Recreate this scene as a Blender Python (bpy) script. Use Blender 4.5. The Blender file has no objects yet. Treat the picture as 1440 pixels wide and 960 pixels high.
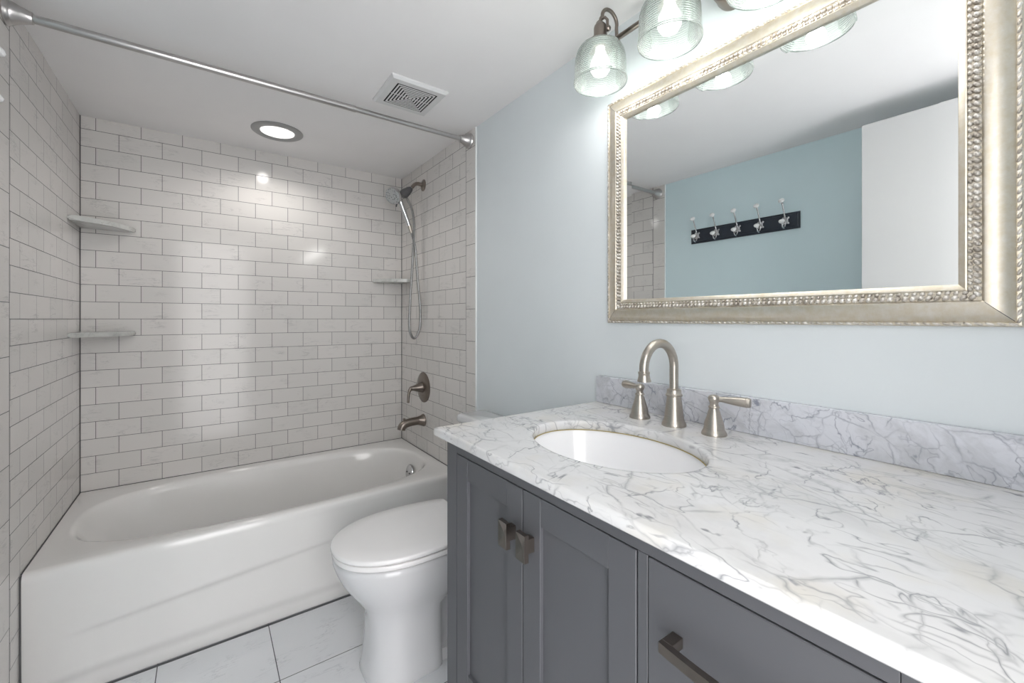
import bpy, bmesh, math, random
from math import pi, sin, cos, radians, hypot, atan2
from mathutils import Vector, Matrix
random.seed(7)
sc = bpy.context.scene
C = sc.collection

# ---------------------------------------------------------------- camera, world, exposure
cam = bpy.data.cameras.new('camera'); camo = bpy.data.objects.new('camera', cam); C.objects.link(camo)
camo.location = (0, 0, 1.21)
camo.rotation_euler = (pi/2, 0, -atan2(431, 599))
cam.sensor_width = 36; cam.lens = 599/1440*36
cam.shift_y = -(480-448)/1440
cam.clip_start = 0.02
sc.camera = camo
w = bpy.data.worlds.new('world'); sc.world = w; w.use_nodes = True
w.node_tree.nodes['Background'].inputs[0].default_value = (1.0, 0.99, 0.985, 1)
w.node_tree.nodes['Background'].inputs[1].default_value = 3.15
sc.view_settings.view_transform = 'Standard'
sc.view_settings.look = 'None'
sc.view_settings.gamma = 1
sc.view_settings.use_curve_mapping = False
sc.view_settings.exposure = 1.07
LAMP_W = 0.56        # each vanity bulb
CAN_W = 3.1         # recessed shower light

# ---------------------------------------------------------------- materials
def srgb(r, g, b):
    f = lambda c: (c/255/12.92) if c/255 <= .04045 else ((c/255+.055)/1.055)**2.4
    return (f(r), f(g), f(b), 1)

class NT:
    def __init__(s, name):
        s.m = bpy.data.materials.new(name); s.m.use_nodes = True
        s.t = s.m.node_tree; s.p = s.t.nodes['Principled BSDF']; s.out = s.t.nodes['Material Output']
    def n(s, kind, **kw):
        nd = s.t.nodes.new(kind)
        for k, v in kw.items():
            if k.startswith('_'): nd.inputs[k[1:].replace('_', ' ')].default_value = v
            else: setattr(nd, k, v)
        return nd
    def l(s, a, b): s.t.links.new(a, b)
    def math(s, op, a, b=None, c=None, clamp=False):
        nd = s.t.nodes.new('ShaderNodeMath'); nd.operation = op; nd.use_clamp = clamp
        for i, v in enumerate((a, b, c)):
            if v is None: continue
            if hasattr(v, 'links'): s.l(v, nd.inputs[i])
            else: nd.inputs[i].default_value = v
        return nd.outputs[0]
    def mix(s, f, a, b):
        nd = s.t.nodes.new('ShaderNodeMix'); nd.data_type = 'RGBA'
        for i, v in ((0, f), (6, a), (7, b)):
            if hasattr(v, 'links'): s.l(v, nd.inputs[i])
            else: nd.inputs[i].default_value = v
        return nd.outputs[2]
    def coord(s): return s.n('ShaderNodeTexCoord').outputs['Object']
    def mapping(s, vec, loc=(0, 0, 0), rot=(0, 0, 0), scale=(1, 1, 1)):
        m = s.n('ShaderNodeMapping'); s.l(vec, m.inputs[0])
        m.inputs[1].default_value = loc; m.inputs[2].default_value = rot; m.inputs[3].default_value = scale
        return m.outputs[0]
    def noise(s, vec, scale, detail=3, rough=.5, dist=0):
        nd = s.n('ShaderNodeTexNoise', _Scale=scale, _Detail=detail, _Roughness=rough, _Distortion=dist)
        s.l(vec, nd.inputs['Vector']); return nd
    def ramp(s, f, pts):
        r = s.n('ShaderNodeValToRGB'); s.l(f, r.inputs[0]); e = r.color_ramp.elements
        while len(e) < len(pts): e.new(.5)
        for i, (p, c) in enumerate(pts):
            e[i].position = p; e[i].color = c if isinstance(c, tuple) else (c, c, c, 1)
        return r.outputs[0]
    def bump(s, h, strength, dist=.001):
        b = s.n('ShaderNodeBump'); b.inputs['Strength'].default_value = strength; b.inputs['Distance'].default_value = dist
        s.l(h, b.inputs['Height']); s.l(b.outputs[0], s.p.inputs['Normal'])

def simple(name, col, rough=.5, metal=0, nscale=30, namp=.04, bump=0, coat=0, aniso=None, spec=None):
    t = NT(name); co = t.coord()
    if aniso: co = t.mapping(co, scale=aniso)
    nz = t.noise(co, nscale, 4)
    f = t.ramp(nz.outputs[0], [(.3, 1-namp), (.7, 1.0)])
    mx = t.n('ShaderNodeMix'); mx.data_type = 'RGBA'; mx.blend_type = 'MULTIPLY'; mx.inputs[0].default_value = 1
    mx.inputs[6].default_value = col; t.l(f, mx.inputs[7]); t.l(mx.outputs[2], t.p.inputs['Base Color'])
    t.p.inputs['Roughness'].default_value = rough; t.p.inputs['Metallic'].default_value = metal
    t.p.inputs['Coat Weight'].default_value = coat; t.p.inputs['Coat Roughness'].default_value = .05
    if spec is not None: t.p.inputs['Specular IOR Level'].default_value = spec
    if bump: t.bump(nz.outputs[0], bump)
    return t.m

def tile_mat(name, axis, u0, z0, bw, bh, offset=.5, mortar=.0011, base=(219, 215, 212), base2=(213, 210, 207), vein=(170, 168, 168), grout=(92, 92, 94), rough=.12, vrot=.5):
    t = NT(name); co = t.coord()
    sp = t.n('ShaderNodeSeparateXYZ'); t.l(co, sp.inputs[0])
    a = sp.outputs[0 if axis in ('x', 'f') else 1]
    b = sp.outputs[1] if axis == 'f' else sp.outputs[2]
    cm = t.n('ShaderNodeCombineXYZ')
    t.l(t.math('SUBTRACT', a, u0), cm.inputs[0]); t.l(t.math('SUBTRACT', b, z0), cm.inputs[1])
    br = t.n('ShaderNodeTexBrick'); br.offset = offset; br.offset_frequency = 2; br.squash = 1
    t.l(cm.outputs[0], br.inputs['Vector'])
    for k, v in (('Scale', 1), ('Mortar Size', mortar), ('Mortar Smooth', .15), ('Bias', 0), ('Brick Width', bw), ('Row Height', bh)): br.inputs[k].default_value = v
    br.inputs['Color1'].default_value = srgb(*base); br.inputs['Color2'].default_value = srgb(*base2); br.inputs['Mortar'].default_value = srgb(*base)
    vm = t.mapping(cm.outputs[0], rot=(0, 0, vrot), scale=(5, 22, 1))
    # each tile shifts the veining by its own colour value
    nz = t.noise(vm, 1.6, 6, .65, .8)
    r = t.math('ABSOLUTE', t.math('SUBTRACT', nz.outputs[0], .5))
    v = t.ramp(r, [(0, 1.0), (.022, 0.0)])
    gate = t.ramp(t.noise(cm.outputs[0], 9, 2).outputs[0], [(.5, 0.0), (.66, .55)])
    vf = t.math('MULTIPLY', v, gate)
    tint = t.mix(vf, br.outputs['Color'], srgb(*vein))
    col = t.mix(br.outputs['Fac'], tint, srgb(*grout))
    t.l(col, t.p.inputs['Base Color'])
    t.l(t.math('MULTIPLY_ADD', br.outputs['Fac'], .6, rough), t.p.inputs['Roughness'])
    t.p.inputs['Specular IOR Level'].default_value = .34
    h = t.math('SUBTRACT', t.math('MULTIPLY', t.noise(cm.outputs[0], 14, 1).outputs[0], .35), br.outputs['Fac'])
    t.bump(h, .35, .0012)
    return t.m

def marble(name, rot=0, along=.4, scale=1.0, dens=1.0, base=(240, 240, 240), vein=(122, 124, 130), warm=(210, 202, 184), smear=.4, plane='xy', cross=65):
    """long hairline veins running one way, a few darker ones crossing them, small dark flecks"""
    t = NT(name); co = t.coord()
    if plane == 'yz':
        sp = t.n('ShaderNodeSeparateXYZ'); t.l(co, sp.inputs[0]); cb = t.n('ShaderNodeCombineXYZ')
        t.l(sp.outputs[2], cb.inputs[0]); t.l(sp.outputs[1], cb.inputs[1]); t.l(sp.outputs[0], cb.inputs[2]); co = cb.outputs[0]
    def warped(src, sc_, amt, det=4):
        nz = t.noise(src, sc_, det, .6); wv = t.n('ShaderNodeVectorMath', operation='MULTIPLY_ADD')
        t.l(nz.outputs['Color'], wv.inputs[0]); wv.inputs[1].default_value = (amt,)*3; t.l(src, wv.inputs[2]); return wv.outputs[0]
    wco = warped(co, 9*scale, .035)
    def vor(r_, st, sc_, w_, loc):
        v = t.n('ShaderNodeTexVoronoi', feature='DISTANCE_TO_EDGE', _Scale=sc_*scale)
        t.l(t.mapping(t.mapping(wco, rot=(0, 0, r_)), loc=loc, scale=st), v.inputs['Vector'])
        return t.ramp(v.outputs['Distance'], [(0, 1.0), (w_*.3, .5), (w_, 0.0)])
    def ridge(r_, st, sc_, w_, loc, det=3):
        nz = t.noise(t.mapping(t.mapping(wco, rot=(0, 0, r_)), loc=loc, scale=st), sc_*scale, det, .55, .3)
        return t.ramp(t.math('ABSOLUTE', t.math('SUBTRACT', nz.outputs[0], .5)), [(0, 1.0), (w_*.35, .5), (w_, 0.0)])
    def gate(loc, sc_, a, b, hi=1.0):
        return t.ramp(t.noise(t.mapping(wco, loc=loc), sc_*scale, 3).outputs[0], [(a, 0.0), (b, hi)])
    long_ = (1, along, 1); r0 = rot; rc = rot+radians(cross)
    L = [t.math('MULTIPLY', vor(r0, long_, 13, .035, (0, 0, 0)), gate((1, 5, 0), 9, .40, .60, .75)),
         t.math('MULTIPLY', vor(r0+.25, (1, along*1.3, 1), 24, .045, (3, 1, 0)), gate((7, 2, 0), 11, .48, .66, .55)),
         t.math('MULTIPLY', ridge(r0-.2, long_, 9, .010, (2, 8, 0)), gate((4, 4, 0), 8, .42, .58, .85)),
         t.math('MULTIPLY', ridge(r0+.1, (1, along*.7, 1), 17, .012, (9, 3, 0)), gate((3, 9, 0), 10, .46, .62, .6)),
         t.math('MULTIPLY', ridge(rc, (1, .45, 1), 6, .010, (5, 5, 0), 5), gate((8, 1, 0), 13, .44, .58, .95))]
    f = L[0]
    for x in L[1:]: f = t.math('MAXIMUM', f, x)
    fl = t.noise(t.mapping(t.mapping(wco, rot=(0, 0, r0)), scale=(1, .5, 1)), 26*scale, 3, .5)
    fleck = t.math('MULTIPLY', t.ramp(fl.outputs[0], [(.70, 0.0), (.745, 1.0)]), .9)
    f = t.math('MULTIPLY', t.math('MAXIMUM', f, fleck), dens, clamp=True)
    cloud = t.ramp(t.noise(t.mapping(t.mapping(wco, rot=(0, 0, r0)), scale=long_), 9*scale, 6, .65, .5).outputs[0], [(.46, 0.0), (.74, smear)])
    b0 = t.mix(cloud, srgb(*base), srgb(*[int(c*.80) for c in base]))
    wm = t.ramp(t.noise(wco, 6*scale, 4).outputs[0], [(.50, 0.0), (.72, .5)])
    b1 = t.mix(wm, b0, srgb(*warm))
    t.l(t.mix(f, b1, srgb(*vein)), t.p.inputs['Base Color'])
    t.p.inputs['Roughness'].default_value = .17
    return t.m

M = {}
M['paint'] = simple('wall_paint', srgb(220, 226, 229), .55, nscale=6, namp=.02, bump=.02)
M['paint_left_light_tint'] = simple('wall_paint_left_light_tint', srgb(212, 231, 236), .55, nscale=6, namp=.02, bump=.02)  # same wall paint, with the teal cast of the light put into it
M['ceiling'] = simple('ceiling_paint', srgb(242, 240, 240), .8, nscale=5, namp=.02, bump=.02)
M['door'] = simple('door_paint', srgb(208, 208, 208), .45, nscale=8, namp=.01)
RZ = 1.209-20*.0778
M['tile_back'] = tile_mat('subway_tile_back', 'x', -.2493, RZ, .1562, .0778)
M['tile_left'] = tile_mat('subway_tile_left', 'y', 1.9206+.078, RZ, .1568, .0778)
M['tile_right'] = tile_mat('subway_tile_right', 'y', 2.053, RZ, .1562, .0778)
M['tile_border'] = tile_mat('border_tile', 'y', 1.7450, 1.257-.1556*10, .0895, .1556, offset=0)
M['floor'] = tile_mat('floor_tile', 'f', -.136, 1.94-.33*10, .338, .33, offset=0, mortar=.0016, base=(234, 235, 238), base2=(231, 232, 235), vein=(168, 172, 178), grout=(95, 96, 100), rough=.2, vrot=.25)
M['tub'] = simple('tub_enamel', srgb(234, 232, 230), .12, nscale=3, namp=.01, coat=.3)
M['ceramic'] = simple('vitreous_china', srgb(219, 219, 221), .1, nscale=3, namp=.01, coat=.3)
M['plastic'] = simple('seat_plastic', srgb(246, 244, 244), .2, nscale=3, namp=.01)
M['caulk'] = simple('grey_caulk', srgb(88, 88, 90), .7)
M['yellow'] = simple('old_sealant', srgb(176, 158, 96), .6)
M['nickel'] = simple('brushed_nickel', srgb(186, 179, 170), .3, 1, nscale=40, namp=.1, aniso=(1, 1, 12))
M['nickel_dark'] = simple('dark_nickel', srgb(140, 131, 124), .3, 1, nscale=30, namp=.12)
M['chrome'] = simple('chrome', srgb(205, 206, 208), .14, 1, namp=.02)
M['steel'] = simple('rod_steel', srgb(196, 193, 192), .28, 1, nscale=30, namp=.05)
M['dark_plastic'] = simple('grey_plastic', srgb(84, 84, 86), .4)
M['hose'] = simple('hose_metal', srgb(158, 158, 158), .28, 1, nscale=90, namp=.2)
t = NT('nozzle_face'); vn = t.n('ShaderNodeTexVoronoi', _Scale=95.0); t.l(t.coord(), vn.inputs['Vector'])
t.l(t.mix(t.ramp(vn.outputs['Distance'], [(.22, 0.0), (.36, 1.0)]), srgb(84, 86, 88), srgb(168, 170, 170)), t.p.inputs['Base Color']); t.p.inputs['Roughness'].default_value = .35; M['nozzle'] = t.m
M['sink_china'] = simple('sink_china', srgb(244, 244, 246), .1, nscale=3, namp=.01, coat=.3)
M['cabinet'] = simple('cabinet_paint', srgb(84, 85, 89), .45, nscale=4, namp=.02)
M['gap_shadow'] = simple('painted_recess_shadow', srgb(20, 20, 22), .9)  # near-black colour painted in for the shade inside gaps and slots
M['shelf'] = marble('shelf_marble', .9, .4, 1.2, .5, base=(200, 201, 198), vein=(120, 122, 120), warm=(190, 190, 184), smear=.8)
M['counter'] = marble('countertop_marble', .12, .42, 1.05, .9, base=(217, 217, 218))
M['splash'] = marble('backsplash_marble', .5, .6, 1.45, .95, base=(212, 214, 221), vein=(126, 130, 146), warm=(212, 213, 218), smear=1.0, plane='yz')
M['black'] = simple('rack_paint', srgb(38, 46, 58), .4, namp=.1)
M['hook_metal'] = simple('hook_metal', srgb(200, 200, 202), .25, 1)
M['porcelain'] = simple('porcelain_knob', srgb(240, 240, 240), .12)
M['trim_white'] = simple('edge_trim', srgb(236, 238, 238), .25)
M['vent'] = simple('vent_plastic', srgb(222, 222, 222), .4)
M['can_trim'] = simple('light_trim', srgb(158, 158, 158), .35, .3)
t = NT('silver_gilt'); co = t.coord()
nz = t.noise(t.mapping(co, scale=(1, 4, 4)), 18, 6, .7)
t.l(t.mix(t.ramp(nz.outputs[0], [(.35, 0.0), (.7, 1.0)]), srgb(206, 196, 176), srgb(216, 211, 202)), t.p.inputs['Base Color'])
t.p.inputs['Metallic'].default_value = .75; t.p.inputs['Roughness'].default_value = .33
t.bump(nz.outputs[0], .1); M['gilt'] = t.m
t = NT('silver_bead'); nz = t.noise(t.coord(), 60, 4)
t.l(t.mix(t.ramp(nz.outputs[0], [(.4, 0.0), (.62, 1.0)]), srgb(176, 168, 158), srgb(232, 228, 222)), t.p.inputs['Base Color'])
t.p.inputs['Metallic'].default_value = .55; t.p.inputs['Roughness'].default_value = .32; M['bead'] = t.m
t = NT('mirror_glass'); t.p.inputs['Metallic'].default_value = 1; t.p.inputs['Roughness'].default_value = 0
nz = t.noise(t.coord(), 2, 1); t.l(t.mix(nz.outputs[0], (.90, .925, .925, 1), (.91, .93, .93, 1)), t.p.inputs['Base Color']); M['mirror'] = t.m
def emis(name, col, s):
    t = NT(name); nz = t.noise(t.coord(), 4, 1)
    t.p.inputs['Base Color'].default_value = (.8, .8, .8, 1)
    t.l(t.mix(nz.outputs[0], col, tuple(min(1, c*1.02) for c in col)), t.p.inputs['Emission Color'])
    t.p.inputs['Emission Strength'].default_value = s
    return t.m
M['bulb'] = emis('lit_bulb', (1, .98, .94, 1), 1.1)
M['lens'] = emis('lit_lens', (1, .98, .95, 1), .40)
M['lens_core'] = emis('lit_lens_core', (1, .97, .92, 1), 1.2)
# ribbed frosted glass of the shades
t = NT('ribbed_glass')
co = t.coord(); nz = t.noise(co, 8, 2)
wv = t.n('ShaderNodeTexWave', bands_direction='Z', _Scale=58.0); t.l(co, wv.inputs['Vector'])
gl = t.n('ShaderNodeBsdfGlossy', _Roughness=.12); gl.inputs[0].default_value = (.9, .95, .93, 1)
tl = t.n('ShaderNodeBsdfTranslucent'); tl.inputs[0].default_value = (.40, .42, .41, 1)
df = t.n('ShaderNodeBsdfDiffuse'); df.inputs[0].default_value = (.40, .42, .41, 1)
tr = t.n('ShaderNodeBsdfTransparent'); tr.inputs[0].default_value = (.95, .98, .96, 1)
bp = t.n('ShaderNodeBump'); bp.inputs['Strength'].default_value = .5; bp.inputs['Distance'].default_value = .0015
t.l(wv.outputs[0], bp.inputs['Height'])
for nd in (gl, tl, df): t.l(bp.outputs[0], nd.inputs['Normal'])
def mixs(f, a, b):
    m = t.n('ShaderNodeMixShader')
    if hasattr(f, 'links'): t.l(f, m.inputs[0])
    else: m.inputs[0].default_value = f
    t.l(a.outputs[0], m.inputs[1]); t.l(b.outputs[0], m.inputs[2]); return m
a = mixs(.5, tl, df); fr = t.n('ShaderNodeFresnel', _IOR=1.45)
lw = t.n('ShaderNodeLayerWeight', _Blend=.35)
b = mixs(t.math('SUBTRACT', t.math('MULTIPLY_ADD', wv.outputs[0], .26, .62), t.math('MULTIPLY', lw.outputs['Facing'], .35)), a, tr)
c = mixs(fr.outputs[0], b, gl)
t.l(c.outputs[0], t.out.inputs[0]); M['shade'] = t.m

# ---------------------------------------------------------------- mesh helpers
def link(name, bm, mat, parent=None, smooth=False, angle=35, recalc=True):
    if recalc: bmesh.ops.recalc_face_normals(bm, faces=bm.faces[:])
    me = bpy.data.meshes.new(name); bm.to_mesh(me); bm.free()
    if isinstance(mat, (list, tuple)):
        for m_ in mat: me.materials.append(m_)
    else: me.materials.append(mat)
    if smooth:
        for p in me.polygons: p.use_smooth = True
        me.set_sharp_from_angle(angle=radians(angle))
    o = bpy.data.objects.new(name, me); C.objects.link(o)
    if parent: o.parent = parent; o.matrix_parent_inverse = Matrix.Identity(4); o.location = -Vector(parent_world(parent))
    return o
def parent_world(p):
    v = Vector((0, 0, 0))
    while p: v += p.location; p = p.parent
    return v
def box(bm, x0, x1, y0, y1, z0, z1, bev=0, seg=2):
    r = bmesh.ops.create_cube(bm, size=1)
    vs = r['verts']
    for v in vs:
        v.co = Vector(((x0+x1)/2+v.co.x*(x1-x0), (y0+y1)/2+v.co.y*(y1-y0), (z0+z1)/2+v.co.z*(z1-z0)))
    if bev:
        es = list({e for v in vs for e in v.link_edges})
        bmesh.ops.bevel(bm, geom=es, offset=bev, segments=seg, affect='EDGES', profile=.6)
def frame_of(d):
    d = d.normalized(); u = Vector((0, 0, 1)) if abs(d.z) < .9 else Vector((1, 0, 0))
    a = d.cross(u).normalized(); return a, d.cross(a).normalized()
def loft(bm, rings, closed=True, cap0=True, cap1=True):
    vr = [[bm.verts.new(p) for p in r] for r in rings]; n = len(vr[0])
    for a, b in zip(vr, vr[1:]):
        for i in range(n if closed else n-1):
            j = (i+1) % n; bm.faces.new((a[i], a[j], b[j], b[i]))
    if cap0: bm.faces.new(vr[0])
    if cap1: bm.faces.new(vr[-1])
    return vr
def lathe(bm, prof, origin=(0, 0, 0), axis=(0, 0, 1), n=32, cap0=True, cap1=True):
    """prof: (radius, distance along axis)"""
    ax = Vector(axis).normalized(); a, b = frame_of(ax); o = Vector(origin)
    loft(bm, [[o+ax*h+(a*cos(2*pi*i/n)+b*sin(2*pi*i/n))*max(r, 1e-5) for i in range(n)] for r, h in prof], True, cap0, cap1)
def tube(bm, pts, rad, n=12, caps=True):
    pts = [Vector(p) for p in pts]; rads = rad if isinstance(rad, (list, tuple)) else [rad]*len(pts)
    rings = []; a = None
    for i, p in enumerate(pts):
        d = (pts[min(i+1, len(pts)-1)]-pts[max(i-1, 0)]).normalized()
        if a is None: a, b = frame_of(d)
        else:
            a = (a-d*a.dot(d)).normalized(); b = d.cross(a)
        rings.append([p+(a*cos(2*pi*k/n)+b*sin(2*pi*k/n))*rads[i] for k in range(n)])
    loft(bm, rings, True, caps, caps)
def spline(pts, per=8):
    pts = [Vector(p) for p in pts]; P = [pts[0]]+pts+[pts[-1]]; out = []
    for i in range(1, len(P)-2):
        p0, p1, p2, p3 = P[i-1:i+3]
        for k in range(per):
            t_ = k/per
            out.append(.5*((2*p1)+(p2-p0)*t_+(2*p0-5*p1+4*p2-p3)*t_**2+(3*p1-p0-3*p2+p3)*t_**3))
    out.append(pts[-1]); return out
def sell(cx, cy, a, b, n, z, N=64, back=None):
    """superellipse ring; back = (x_max, half_width) squares off the +x end"""
    out = []
    for i in range(N):
        t_ = 2*pi*i/N; c_, s_ = cos(t_), sin(t_)
        x = cx+a*math.copysign(abs(c_)**(2/n), c_); y = cy+b*math.copysign(abs(s_)**(2/n), s_)
        if back and x > back: x = back
        out.append((x, y, z))
    return out
def new(): return bmesh.new()
def thing(name, label, cat, loc, group=None):
    o = bpy.data.objects.new(name, None); C.objects.link(o); o.location = loc; o.empty_display_size = .05
    o['label'] = label; o['category'] = cat
    if group: o['group'] = group
    return o
def tag(o, label, cat, group=None):
    o['label'] = label; o['category'] = cat
    if group: o['group'] = group
    return o
def struct(name, bm, mat, parent=None, smooth=False):
    o = link(name, bm, mat, parent, smooth)
    o['kind'] = 'structure'
    return o
def bx(*a, **k):
    bm = new(); box(bm, *a, **k); return bm

# ---------------------------------------------------------------- room shell
XL, XR, YB, ZC = -.457, 1.041, 2.68, 2.122       # tile faces and ceiling
PXL, PXR = -.464, 1.047                           # painted wall faces
YE = 1.7455                                       # edge of the tiled surround
YD = -.20                                         # wall with the doorway, beside the camera
struct('floor', bx(PXL-.12, PXR+.12, YD-3.0, YB+.12, -.1, 0), M['floor'])
struct('ceiling', bx(PXL-.12, PXR+.12, YD-.12, YB+.12, ZC, ZC+.1), M['ceiling'])
wl = struct('wall_left', bx(PXL-.12, PXL, YD-.12, YB+.12, 0, ZC), M['paint_left_light_tint'])
wr = struct('wall_right', bx(PXR, PXR+.12, YD-.12, YB+.12, 0, ZC), M['paint'])
wb = struct('wall_back', bx(PXL, PXR, YB+.007, YB+.12, 0, ZC), M['paint'])
bm = new()                                        # doorway wall: two piers and a header
box(bm, PXL, -.29, YD-.12, YD, 0, ZC); box(bm, .405, PXR, YD-.12, YD, 0, ZC); box(bm, -.29, .405, YD-.12, YD, 2.07, ZC)
struct('wall_front', bm, M['paint'])
bm = new()
box(bm, -.29, -.255, YD-.12, YD+.0, 0, 2.07); box(bm, .37, .405, YD-.12, YD, 0, 2.07); box(bm, -.255, .37, YD-.12, YD, 2.035, 2.07)
struct('trim_1', bm, M['door'])
link('tile_field', bx(PXL, XR, YB, YB+.007, .0, ZC), M['tile_back'], wb)
link('tile_field', bx(PXL, XL, 1.8348, YB, 0, ZC), M['tile_left'], wl)
link('tile_border', bx(PXL, XL, YE, 1.835, 0, ZC), M['tile_border'], wl)
link('tile_field', bx(XR, PXR, 1.835, YB, 0, ZC), M['tile_right'], wr)
link('tile_border', bx(XR, PXR, YE, 1.835, 0, ZC), M['tile_border'], wr)
link('edge_strip', bx(PXL, XL+.001, YE-.005, YE, 0, ZC, bev=.001), M['trim_white'], wl)
link('edge_strip', bx(XR-.001, PXR, YE-.005, YE, 0, ZC, bev=.001), M['trim_white'], wr)
# grey caulk in the inside corners and between border and field
bm = new(); box(bm, XL, XL+.0028, YB-.0028, YB, .43, ZC); link('corner_caulk', bm, M['caulk'], wl)
bm = new(); box(bm, XL-.001, XL+.0003, 1.8340, 1.8360, 0, ZC); link('border_joint', bm, M['caulk'], wl)
bm = new(); box(bm, XR-.0003, XR+.001, 1.8340, 1.8360, 0, ZC); link('border_joint', bm, M['caulk'], wr)
bm = new(); box(bm, XR-.0028, XR, YB-.0028, YB, .43, ZC); link('corner_caulk', bm, M['caulk'], wr)
struct('baseboard_right', bx(PXR-.012, PXR, .97, 1.74, 0, .09, bev=.002), M['door'])
struct('baseboard_left', bx(PXL, PXL+.012, YD, 1.74, 0, .09, bev=.002), M['door'])

# door leaf, swung open beside the camera
d = struct('door_1', bx(-.232, -.197, YD+.004, .604, .012, 2.032, bev=.0015), M['door'])
for z in (.2, 1.0, 1.85):
    bm = new(); tube(bm, [(-.197+.003, YD+.006, z-.045), (-.197+.003, YD+.006, z+.045)], .005, 10); link('hinge', bm, M['nickel'], d, True)

# ---------------------------------------------------------------- bathtub
tub = thing('bathtub', 'white alcove bathtub with curved embossed apron against the tiled walls', 'bathtub', (.292, 2.3, 0))
X0, X1, Y0, Y1, ZR = XL+.003, XR-.003, 1.915, YB-.003, .43
TA = [2*pi*i/96 for i in range(96)]
for cx_, cy_ in ((X0, Y0), (X1, Y0), (X1, Y1), (X0, Y1)):
    v_ = atan2(cy_-2.30, cx_-.29) % (2*pi); k_ = min(range(96), key=lambda i: abs(TA[i]-v_)); TA[k_] = v_
def tub_outer(inset, z, N=96):
    out = []; cx, cy = .29, 2.30
    for i in range(N):
        t_ = TA[i]; dx, dy = cos(t_), sin(t_); k = 1e9
        if dx > 1e-9: k = min(k, (X1-cx)/dx)
        if dx < -1e-9: k = min(k, (X0-cx)/dx)
        if dy > 1e-9: k = min(k, (Y1-cy)/dy)
        if dy < -1e-9: k = min(k, (Y0-cy)/dy)
        x, y = cx+dx*k, cy+dy*k
        out.append((x, max(y, Y0+inset), z)); continue
        out.append((cx+dx*k, cy+dy*k, z))
    return out
def inner(xl, xr, yf, yb, n, z, N=96):
    cx, cy = .29, 2.30; out = []
    ccx, ccy, a, b = (xl+xr)/2, (yf+yb)/2, (xr-xl)/2, (yb-yf)/2
    for i in range(N):
        t_ = TA[i]; dx, dy = cos(t_), sin(t_)
        lo, hi = 0, 2
        for _ in range(40):
            k = (lo+hi)/2; x, y = cx+dx*k-ccx, cy+dy*k-ccy
            if abs(x/a)**n+abs(y/b)**n < 1: lo = k
            else: hi = k
        out.append((cx+dx*lo, cy+dy*lo, z))
    return out
bm = new()
rings = [tub_outer(.0, .399), tub_outer(.0, .415), tub_outer(.004, .424), tub_outer(.012, ZR), tub_outer(.026, ZR+.001),
         inner(-.412, 1.0, 1.962, 2.632, 3.0, ZR), inner(-.402, .992, 1.970, 2.624, 3.0, ZR-.003),
         inner(-.392, .984, 1.979, 2.616, 3.0, ZR-.012), inner(-.378, .977, 1.988, 2.608, 3.0, ZR-.035),
         inner(-.33, .962, 2.003, 2.594, 3.2, .32), inner(-.25, .945, 2.02, 2.576, 3.4, .20),
         inner(-.19, .93, 2.04, 2.556, 3.4, .13), inner(-.12, .90, 2.075, 2.52, 3.2, .10), inner(0, .8, 2.15, 2.44, 2.6, .092)]
loft(bm, rings, True, False, True)
# the apron: a grid whose depth follows the embossed swoosh and the turned-in foot
nx, nz = 110, 60; g = []
for i in range(nx+1):
    x = X0+(X1-X0)*i/nx; col_ = []
    for j in range(nz+1):
        z = .40*(1-j/nz)
        y = Y0+.004*(1-z/.40)
        arc = .205+.09*max(0, (x+.45))**1.0*.9 if x < .45 else .205+.0729+.02*(x-.45)
        s_ = min(1, max(0, (arc-z)/.024)); s_ = s_*s_*(3-2*s_)
        e_ = min(1, max(0, (x+.37)/.08)); y += .009*s_*e_
        low = min(1, max(0, (.085-z)/.045)); low = low*low*(3-2*low); y += .012*low
        col_.append(bm.verts.new((x, y, z)))
    g.append(col_)
for i in range(nx):
    for j in range(nz): bm.faces.new((g[i][j], g[i][j+1], g[i+1][j+1], g[i+1][j]))
bmesh.ops.remove_doubles(bm, verts=bm.verts[:], dist=.0003)
link('tub_shell', bm, M['tub'], tub, True, 50)
bm = new(); lathe(bm, [(.0, .0), (.043, 0), (.045, .003), (.043, .008), (.036, .011), (0, .012)], (.957, 2.335, .325), (-1, 0, .18))
ov = link('overflow_plate', bm, M['chrome'], tub, True)
bm = new()
bm.free()
for dy in (-.02, .02):
    bm = new(); lathe(bm, [(0, 0), (.005, 0), (.004, .003), (0, .0032)], (.9452, 2.335+dy, .327), (-1, 0, .18), 10)
    link('screw', bm, M['dark_plastic'], ov, True)
bm = new(); lathe(bm, [(0, 0), (.032, 0), (.03, .004), (0, .005)], (.80, 2.3, .0935), (0, 0, 1)); link('drain', bm, M['chrome'], tub, True)
bm = new()
box(bm, X0, X1, YB-.0034, YB-.0002, ZR-.003, ZR+.003); box(bm, XL+.0002, XL+.0034, Y0+.010, YB, ZR-.001, ZR+.003); box(bm, XR-.0034, XR-.0002, Y0+.004, YB, ZR-.003, ZR+.003)
box(bm, XL+.0002, XL+.0036, Y0-.003, Y0+.010, 0, ZR-.002); box(bm, X0, X1, Y0+.008, Y0+.017, .0002, .003)
link('caulk_line', bm, M['caulk'], tub)

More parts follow.
